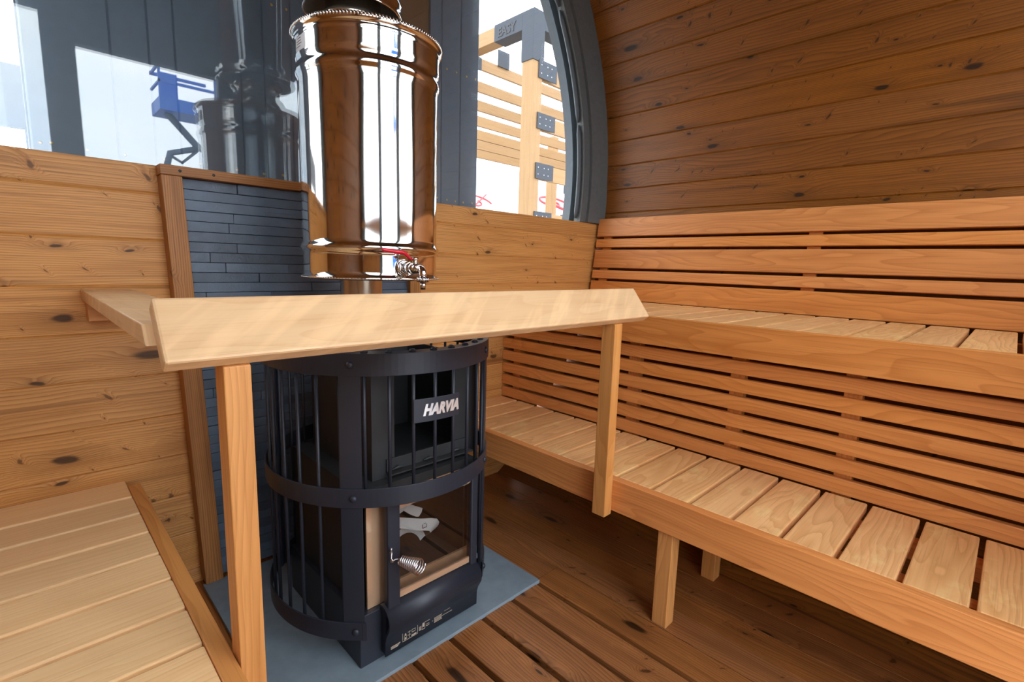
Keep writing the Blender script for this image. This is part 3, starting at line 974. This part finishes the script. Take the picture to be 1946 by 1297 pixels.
# ash drawer with a rounded hood and printed notes
m = MB()
prof = [(1.010, 0.162), (1.000, 0.163), (0.988, 0.160), (0.976, 0.152), (0.968, 0.140), (0.965, 0.126), (0.967, 0.112), (0.973, 0.100), (0.980, 0.088), (0.9855, 0.070), (0.9865, 0.030), (0.990, 0.030), (0.990, 0.072), (0.985, 0.090), (0.977, 0.104), (0.970, 0.126), (0.974, 0.142), (0.990, 0.156), (1.010, 0.157)]
m.prism(prof, 0.570, 0.866, L=0, smooth=True)
m.box((0.574, 0.990, 0.030), (0.860, 1.0115, 0.150))
ash = m.build('ash_drawer', M['black'], st)
mk = MB()
YP = 0.9858
def mark(x0, x1, z0, z1):
    # lies on the straight lower part of the drawer front
    mk.box((x0, YP - 0.0006, z0), (x1, YP + 0.0004, z1))
def zt(xx): return 0.060
for i in range(3): mark(0.585, 0.612 - 0.003 * i, 0.0485 - 0.003 * i, 0.0492 - 0.003 * i + 0.0006)
mark(0.618, 0.6188, 0.045, 0.069); mark(0.618, 0.664, 0.045, 0.0458); mark(0.6632, 0.664, 0.045, 0.069)
def ringmark(x0, x1, z0, z1, w=0.0009):
    mark(x0, x1, z0, z0 + w); mark(x0, x1, z1 - w, z1); mark(x0, x0 + w, z0, z1); mark(x1 - w, x1, z0, z1)
ringmark(0.623, 0.631, 0.048, 0.060); mark(0.625, 0.629, 0.060, 0.065); mark(0.625, 0.629, 0.050, 0.054)
mark(0.638, 0.639, 0.047, 0.067); mark(0.634, 0.643, 0.055, 0.056); mark(0.634, 0.644, 0.064, 0.065); ringmark(0.646, 0.657, 0.058, 0.066); mark(0.645, 0.660, 0.0475, 0.051)
for i in range(4): mark(0.668, 0.675, 0.050 + 0.003 * i, 0.0512 + 0.003 * i)
ringmark(0.677, 0.687, 0.048, 0.062); mark(0.679, 0.684, 0.055, 0.066); ringmark(0.690, 0.700, 0.052, 0.058)
mark(0.684, 0.702, 0.0655, 0.0663)
for i in range(5): mark(0.716, 0.742 - 0.002 * (i % 2), 0.048 + 0.0032 * i, 0.0491 + 0.0032 * i)
mark(0.710, 0.712, 0.055, 0.057)
mark(0.742, 0.776, 0.0555, 0.0562); mark(0.75, 0.77, 0.0655, 0.066)
mk.build('printed_instructions', M['print'], ash, label='small beige printed pictograms and lines')

# paper manual lying inside the firebox
def sheet(name, pts, wid, drop, label=None):
    """ribbon of paper: pts = path of top edge; wid vector = other edge offset"""
    m = MB(); n = len(pts)
    th = Vector((0, 0.0012, 0.0))
    for lay in (0, 1):
        for p in pts:
            for k in (0, 1):
                m.v.append(tuple(Vector(p) + (Vector(wid) * k) + th * lay))
    for lay in (0, 1):
        for i in range(n - 1):
            a = lay * 2 * n + 2 * i
            f = [a, a + 1, a + 3, a + 2]
            if lay: f.reverse()
            m.f.append(f); m.uv.append([(0, 0)] * 4); m.sm.append(True)
    for i in range(n - 1):
        for k in (0, 1):
            a = 2 * i + k
            m.f.append([a, a + 2, a + 2 + 2 * n, a + 2 * n]); m.uv.append([(0, 0)] * 4); m.sm.append(False)
    return m
pm = thing('instruction_leaflet', 'curled white printed leaflet lying inside the stove behind its glass door', 'leaflet', (0.72, 1.10, 0.175))
def ribbon(name, top, bot, ys):
    m = MB(); n = len(top)
    for lay in (0, 0.0012):
        for (x0, z0), (x1, z1), y in zip(top, bot, ys):
            m.v.append((x0, y + lay, z0)); m.v.append((x1, y + lay + 0.004, z1))
    for i in range(n - 1):
        a = 2 * i
        m.f.append([a, a + 1, a + 3, a + 2]); m.uv.append([(0, 0)] * 4); m.sm.append(True)
        b_ = a + 2 * n
        m.f.append([b_, b_ + 2, b_ + 3, b_ + 1]); m.uv.append([(0, 0)] * 4); m.sm.append(True)
        for q in (0, 1):
            m.f.append([a + q, a + 2 + q, a + 2 + q + 2 * n, a + q + 2 * n]); m.uv.append([(0, 0)] * 4); m.sm.append(False)
    m.build(name, M['paper'], pm)
ribbon('sheet', [(0.640, 0.348), (0.680, 0.333), (0.720, 0.318), (0.752, 0.309), (0.774, 0.298), (0.788, 0.280), (0.792, 0.262), (0.790, 0.246), (0.782, 0.236)],
       [(0.640, 0.316), (0.676, 0.302), (0.712, 0.286), (0.738, 0.276), (0.752, 0.268), (0.760, 0.256), (0.764, 0.246), (0.764, 0.236), (0.760, 0.226)],
       [1.060, 1.056, 1.052, 1.050, 1.054, 1.062, 1.074, 1.088, 1.10])
ribbon('sheet', [(0.640, 0.398), (0.668, 0.402), (0.700, 0.404), (0.726, 0.408)], [(0.644, 0.352), (0.668, 0.352), (0.690, 0.360), (0.704, 0.384)], [1.050, 1.058, 1.064, 1.07])
ribbon('sheet', [(0.690, 0.366), (0.712, 0.352), (0.730, 0.342), (0.728, 0.33)], [(0.676, 0.350), (0.694, 0.334), (0.712, 0.322), (0.722, 0.318)], [1.066, 1.064, 1.06, 1.062])
arcp = [PI * (0.08 + 0.84 * i / 12) for i in range(13)]
ribbon('sheet', [(0.700 - 0.060 * math.cos(a_), 0.226 + 0.058 * math.sin(a_)) for a_ in arcp], [(0.700 - 0.046 * math.cos(a_), 0.216 + 0.046 * math.sin(a_)) for a_ in arcp], [1.085 + 0.012 * math.sin(a_) for a_ in arcp])
m = MB()
m.box((0.722, 1.0485, 0.290), (0.736, 1.049, 0.2912)); m.box((0.722, 1.0485, 0.290), (0.7232, 1.049, 0.302)); m.box((0.7348, 1.0485, 0.290), (0.736, 1.049, 0.300)); m.box((0.726, 1.0485, 0.302), (0.733, 1.049, 0.3032))
m.build('recycling_mark', M['ink'], pm)

# ------------------------------------------------------------------ flue pipe
fp = thing('flue_pipe', 'stainless flue pipe rising from the stove through the water tank to the ceiling', 'flue pipe', (SX, 1.33, 0.776))
MB().lathe([(0.0575, 0.74), (0.0575, 0.958)], (SX, 1.33), 64).build('lower_pipe', M['pipe'], fp)
m = MB()
m.lathe([(0.088, 1.556), (0.090, 1.566), (0.088, 1.578), (0.080, 1.588), (0.073, 1.596), (0.071, 1.61), (0.072, 1.622), (0.079, 1.627), (0.083, 1.634), (0.080, 1.642), (0.0715, 1.648), (0.071, 2.0)], (SX, 1.35), 72)
m.build('upper_pipe', M['pipe'], fp)
m = MB()
m.lathe([(0.1225, 1.652), (0.1235, 1.648), (0.1265, 1.646), (0.1285, 1.650), (0.1270, 1.656), (0.1245, 1.662), (0.1245, 1.672), (0.128, 1.680), (0.1245, 1.688), (0.124, 1.9), (0.124, 3.075)], (SX, 1.35), 96)
inn_ = MB().lathe([(0.075, 1.80), (0.119, 1.80), (0.1215, 1.79), (0.122, 1.652)], (SX, 1.35), 96).build('sleeve_lining', M['lining'], fp)
m.build('insulated_sleeve', M['steel'], fp)

# ------------------------------------------------------------------ water tank
TX, TY = 0.704, 1.268
tk = thing('water_tank', 'polished stainless steel water tank round the flue above the stove', 'tank', (TX, TY, 0.953))
prof = [(0.060, 0.962), (0.168, 0.960), (0.1765, 0.956), (0.1805, 0.954), (0.1825, 0.957), (0.1805, 0.962), (0.1765, 0.966),
        (0.1762, 0.975), (0.1762, 1.014), (0.1768, 1.020), (0.179, 1.025), (0.182, 1.029), (0.183, 1.034), (0.182, 1.039), (0.179, 1.043), (0.1768, 1.048), (0.1762, 1.055)]
for i in range(1, 12): prof.append((0.1762 + 0.0004 * i / 12, 1.055 + (1.412 - 1.055) * i / 12))
prof += [(0.1766, 1.430), (0.1770, 1.442), (0.1785, 1.448), (0.1808, 1.453), (0.1818, 1.459), (0.1808, 1.465), (0.178, 1.470), (0.1768, 1.476), (0.1778, 1.482), (0.1796, 1.487), (0.1806, 1.494), (0.1806, 1.524), (0.1812, 1.528), (0.1825, 1.531), (0.1815, 1.535), (0.1812, 1.539), (0.184, 1.541), (0.1862, 1.545)]
m = MB().lathe(prof, (TX, TY), 160)
m.build('tank_body', M['steel'], tk, org=(TX, TY, 0.953))
# crimped lid seam
m = MB()
prof = [(0.1862, 1.544), (0.188, 1.547), (0.188, 1.552), (0.186, 1.555), (0.183, 1.554), (0.181, 1.550), (0.0755, 1.550)]
m.lathe(prof, (TX, TY), 160)
for i in range(150):
    a = 2 * PI * i / 150
    r_ = 0.1872
    m.tube([(TX + r_ * math.sin(a), TY - r_ * math.cos(a), 1.5465), (TX + (r_ + 0.001) * math.sin(a), TY - (r_ + 0.001) * math.cos(a), 1.5525), (TX + (r_ - 0.002) * math.sin(a), TY - (r_ - 0.002) * math.cos(a), 1.5560)], [0.0014, 0.0024, 0.0014], 6)
m.build('crimped_lid', M['steel'], tk, org=(TX, TY, 1.544))
m = MB()
for i in range(150):
    a = 2 * PI * i / 150
    m.dome((TX + 0.1822 * math.sin(a), TY - 0.1822 * math.cos(a), 0.9575), (math.sin(a), -math.cos(a), -0.2), 0.0018, 0.0012, 6, 2)
m.build('bottom_seam', M['steel'], tk)
def patch(a0, a1, z0, z1, r=0.1805, n=8):
    return MB().ringband(r - 0.0003, r + 0.0003, z0, z1, (TX, TY), n, R(a0), R(a1))
lb = patch(-99, -81.5, 1.492, 1.532).build('sticker', M['white'], tk, label='white printed sticker')
m = MB()
for i, (a0, a1) in enumerate(((-95, -86), (-94, -88), (-96, -88), (-95, -87), (-97, -89))):
    z0 = 1.524 - i * 0.006
    m.ringband(0.1806, 0.1810, z0, z0 + 0.0015, (TX, TY), 4, R(a0), R(a1))
m.build('print', M['ink'], lb)
patch(-80, -74, 1.495, 1.53).build('sticker', M['zinc'], tk, label='small grey barcode sticker')

# tap
tp = thing('tank_tap', 'chrome ball-valve tap with red lever low on the water tank', 'tap', (0.693, 1.09, 0.987))
m = MB()
tx, tz = 0.693, 0.987
def ycyl(m, y0, y1, r, n=20, x=tx, z=tz):
    m.tube([(x, y0, z), (x, y1, z)], r, n)
m.tube([(tx, 1.0912, tz), (tx, 1.086, tz), (tx, 1.084, tz)], [0.021, 0.021, 0.018], 28)
ycyl(m, 1.084, 1.074, 0.0165, 6)
ycyl(m, 1.074, 1.066, 0.011, 24)
ycyl(m, 1.066, 1.056, 0.0145, 6)
m.tube([(tx, 1.056, tz), (tx, 1.050, tz), (tx, 1.040, tz), (tx, 1.030, tz), (tx, 1.024, tz)], [0.011, 0.0125, 0.0135, 0.0125, 0.010], 24)
ycyl(m, 1.024, 1.018, 0.012, 6)
m.build('valve_body', M['chrome'], tp)
m = MB()
el = [(tx, 1.020, tz)] + [(tx, 1.020 - 0.014 * math.sin(a), tz - 0.014 + 0.014 * math.cos(a)) for a in [PI / 2 * i / 6 for i in range(1, 7)]] + [(tx, 1.006, tz - 0.024)]
m.tube(el, 0.0085, 20)
m.build('spout', M['chrome'], tp)
m = MB()
m.tube([(tx, 1.006, tz - 0.020), (tx, 1.006, tz - 0.032)], 0.0125, 20)
for i in range(12):
    a = 2 * PI * i / 12
    m.tube([(tx + 0.0125 * math.cos(a), 1.006 + 0.0125 * math.sin(a), tz - 0.020), (tx + 0.0125 * math.cos(a), 1.006 + 0.0125 * math.sin(a), tz - 0.032)], 0.0022, 6)
m.tube([(tx, 1.006, tz - 0.032), (tx, 1.006, tz - 0.050)], [0.0075, 0.006], 18)
m.build('hose_nut', M['chrome'], tp)
m = MB()
m.tube([(tx, 1.040, tz + 0.008), (tx, 1.040, tz + 0.024)], 0.0065, 16)
m.tube([(tx, 1.040, tz + 0.019), (tx, 1.040, tz + 0.026)], 0.0095, 6)
m.box((tx - 0.016, 1.034, tz + 0.0175), (tx + 0.006, 1.046, tz + 0.0195))
m.build('valve_stem', M['chrome'], tp)
m = MB()
path = [(tx - 0.010, 1.040, tz + 0.020), (tx - 0.028, 1.040, tz + 0.034), (tx - 0.036, 1.040, tz + 0.037), (tx - 0.06, 1.040, tz + 0.038), (tx - 0.085, 1.040, tz + 0.041), (tx - 0.090, 1.040, tz + 0.0415)]
m.tube(path, [0.0035, 0.0048, 0.005, 0.0046, 0.0046, 0.0025], 12)
lv = m.build('lever', M['red'], tp, label='red vinyl-coated lever')

# ------------------------------------------------------------------ outside, seen through the window
pg = thing('pergola', 'timber pergola with horizontal slats and dark metal corner bracket outside the window', 'pergola', (4.32, 4.6, -0.42))
px0, px1, py0, py1 = 4.13, 4.33, 3.90, 4.10
MB().box((4.17, 4.0, -0.42), (4.33, 4.16, 3.27), L=2).build('corner_post', M['pergola'], pg, bevel=0.004)
PZ0, PZ1 = 3.56, 3.80
MB().box((4.17, 4.25, 3.56), (4.33, 7.0, 3.72), L=1).build('side_beam', M['pergola'], pg, bevel=0.004)
MB().box((4.45, 4.0, 3.56), (8.0, 4.16, 3.72), L=0).build('front_beam', M['pergola'], pg, bevel=0.004)
m = MB()
m.box((4.16, 3.99, 3.22), (4.34, 4.17, 3.73)); m.box((4.16, 4.17, 3.55), (4.34, 4.62, 3.73)); m.box((4.34, 3.99, 3.55), (4.82, 4.17, 3.73))
cb = m.build('corner_bracket', M['bracket'], pg, bevel=0.002)
vs_, fs_ = text_mesh('EASY', 0.13, 0.003, 0.0, 0.003)
m = MB()
for v in vs_: m.v.append((4.158 - v[2], 4.56 - v[0], 3.585 + v[1]))
m.f = fs_; m.uv = [[(0, 0)] * len(f) for f in fs_]; m.sm = [False] * len(fs_)
m.build('embossed_lettering', M['ink'], cb, label='embossed EASY lettering')
YS = 5.2
for z0, z1 in ((3.481, 3.612), (3.206, 3.332), (2.975, 3.102), (2.786, 2.909), (2.618, 2.739), (2.498, 2.612), (2.393, 2.493)):
    MB().box((4.44 if z1 > 3.5 else 3.9, YS, z0), (8.0, YS + 0.04, z1), L=0).build('slat', M['pergola'], pg, bevel=0.002)
m = MB(); m.box((3.95, YS - 0.02, 3.46), (4.46, YS - 0.004, 3.61)); m.box((4.75, YS - 0.02, 3.60), (4.95, YS - 0.004, 3.80))
m.build('slat_bracket', M['bracket'], pg)
for z0, z1 in ((3.06, 3.235), (2.53, 2.69), (1.99, 2.155), (1.46, 1.62)):
    MB().box((4.335, 4.04, z0), (8.0, 4.08, z1), L=0).build('rail', M['pergola'], pg, bevel=0.002)
    bkt = MB().box((4.26, 3.985, z0 - 0.005), (4.56, 3.996, z1 + 0.005)).build('rail_bracket', M['bracket'], pg, bevel=0.001)
    m = MB()
    for i, xx in enumerate((4.30, 4.40, 4.47)):
        for zz in (z0 + 0.045, z1 - 0.045): m.dome((xx, 3.985, zz), (0, -1, 0), 0.008, 0.003, 8, 2)
    m.build('bolt_heads', M['zinc'], bkt)
MB().box((7.8, 4.0, -0.42), (7.96, 4.16, 3.56), L=2).build('corner_post', M['pergola'], pg, bevel=0.004)
MB().box((7.8, 6.84, -0.42), (7.96, 7.0, 3.56), L=2).build('corner_post', M['pergola'], pg, bevel=0.004)
MB().box((4.17, 6.84, -0.42), (4.33, 7.0, 3.56), L=2).build('corner_post', M['pergola'], pg, bevel=0.004)

p2 = thing('distant_pergola', 'small far-off wooden post with dark metal cap seen low through the window', 'pergola', (10.2, 8.2, -0.42))
MB().box((10.12, 8.2, -0.42), (10.36, 8.44, 2.85), L=2).build('post', M['pergola'], p2)
MB().box((10.10, 8.18, 2.85), (10.38, 8.46, 3.15)).build('post_cap', M['bracket'], p2)
MB().box((10.36, 8.24, 2.92), (13.5, 8.40, 3.08), L=0).build('beam', M['pergola'], p2)

tn = thing('white_marquee', 'white marquee tent with red swirl print beyond the pergola', 'tent', (9.0, 11.0, -0.42))
m = MB()
ax0, ax1, ay0, ay1 = 5.0, 16.0, 10.0, 15.0
apex = (10.5, 12.5, 4.6)
rim = [(ax0, ay0, 2.3), (ax1, ay0, 2.3), (ax1, ay1, 2.3), (ax0, ay1, 2.3)]
m.v = rim + [(ax0, ay0, 2.05), (ax1, ay0, 2.05), (ax1, ay1, 2.05), (ax0, ay1, 2.05), apex]
for i in range(4):
    j = (i + 1) % 4
    m.f.append([i, j, 8]); m.uv.append([(0, 0)] * 3); m.sm.append(False)
    m.f.append([i + 4, j + 4, j, i]); m.uv.append([(0, 0)] * 4); m.sm.append(False)
m.build('canopy', M['tent'], tn)
m = MB()
for xx in (5.05, 15.95):
    for yy in (10.05, 14.95): m.tube([(xx, yy, -0.42), (xx, yy, 2.3)], 0.05, 8)
m.build('frame', M['zinc'], tn)
m = MB()
def on_roof(x_, t_):  # point on the front slope
    return (x_, ay0 + (apex[1] - ay0) * t_ - 0.02, 2.3 + (apex[2] - 2.3) * t_ + 0.02)
def swirl(x0, t0, sc):
    p = []
    for i in range(30):
        q = i / 29
        a = PI * 2.2 * q
        rr = sc * (1 - 0.75 * q)
        p.append(on_roof(x0 + rr * 1.4 * math.cos(a), t0 + 0.10 * (1 - 0.75 * q) * math.sin(a) / 1.0))
    return p
m.tube([on_roof(8.5 + 0.9 * i / 10, 0.06 + 0.20 * i / 10) for i in range(11)], 0.022, 6)
m.tube(swirl(8.75, 0.14, 0.42), 0.022, 6)
m.tube(swirl(12.3, 0.3, 0.6), 0.035, 6)
m.tube([on_roof(12.0 + 1.2 * i / 10, 0.30 - 0.16 * i / 10) for i in range(11)], 0.05, 6)
m.build('red_swirl_print', M['tent_red'], tn)
nv = tag(MB().box((11.0, 9.2, 1.7), (14.5, 9.3, 2.45), L=0).build('navy_banner', M['navy']), 'navy blue banner low behind the far pergola post', 'banner')
MB().tube([(11.1, 9.25, -0.42), (11.1, 9.25, 1.7)], 0.03, 8).build('pole', M['zinc'], nv)
MB().tube([(14.4, 9.25, -0.42), (14.4, 9.25, 1.7)], 0.03, 8).build('pole', M['zinc'], nv)

dp = tag(MB().box((-3.2, 4.0, 1.68), (0.30, 4.06, 2.01), L=0).build('dark_sign_board', M['dark_panel']), 'dark horizontal board outside, behind the far left end of the window', 'board')
for xx in (-3.0, 0.1):
    MB().box((xx, 4.0, -0.42), (xx + 0.08, 4.06, 1.68), L=2).build('post', M['dark_panel'], dp)

# boom lift behind the camera, mirrored in the window glass
YL = -8.95
lf = thing('boom_lift', 'blue boom lift platform mirrored in the window glass left of the tank', 'boom lift', (2.6, YL, -0.42))
m = MB()
m.box((2.25, YL - 0.5, 3.82), (3.25, YL + 0.3, 4.06))
m.box((2.42, YL - 0.5, 4.06), (2.72, YL - 0.45, 4.72))
m.box((2.25, YL + 0.26, 4.06), (2.29, YL + 0.3, 4.66)); m.box((3.21, YL + 0.26, 4.06), (3.25, YL + 0.3, 4.7))
m.box((2.25, YL + 0.26, 4.62), (3.25, YL + 0.3, 4.68)); m.box((2.25, YL + 0.26, 4.32), (3.25, YL + 0.3, 4.37))
m.box((2.25, YL - 0.5, 4.62), (3.25, YL - 0.46, 4.68)); m.box((2.25, YL - 0.5, 4.32), (2.29, YL + 0.3, 4.36)); m.box((2.25, YL - 0.5, 4.62), (2.29, YL + 0.3, 4.66))
m.build('platform', M['blue'], lf)
m = MB()
m.tube([(2.40, YL, 3.84), (2.90, YL, 3.28), (3.0, YL, 3.22)], 0.07, 8)
m.tube([(2.95, YL, 3.24), (2.42, YL, 3.06), (2.35, YL, 2.8), (2.3, YL, 0.9)], 0.06, 8)
m.tube([(2.45, YL, 3.0), (2.62, YL, 2.9), (2.9, YL, 3.18)], 0.03, 8)
m.build('boom', M['steel_grey'], lf)
m = MB(); m.box((1.6, YL - 0.8, 0.0), (3.4, YL + 0.8, 0.9))
for xx in (1.9, 3.1):
    for yy in (-0.8, 0.8):
        m.tube([(xx, YL + yy - 0.12, -0.02), (xx, YL + yy + 0.12, -0.02)], 0.4, 20)
m.build('chassis', M['blue'], lf)
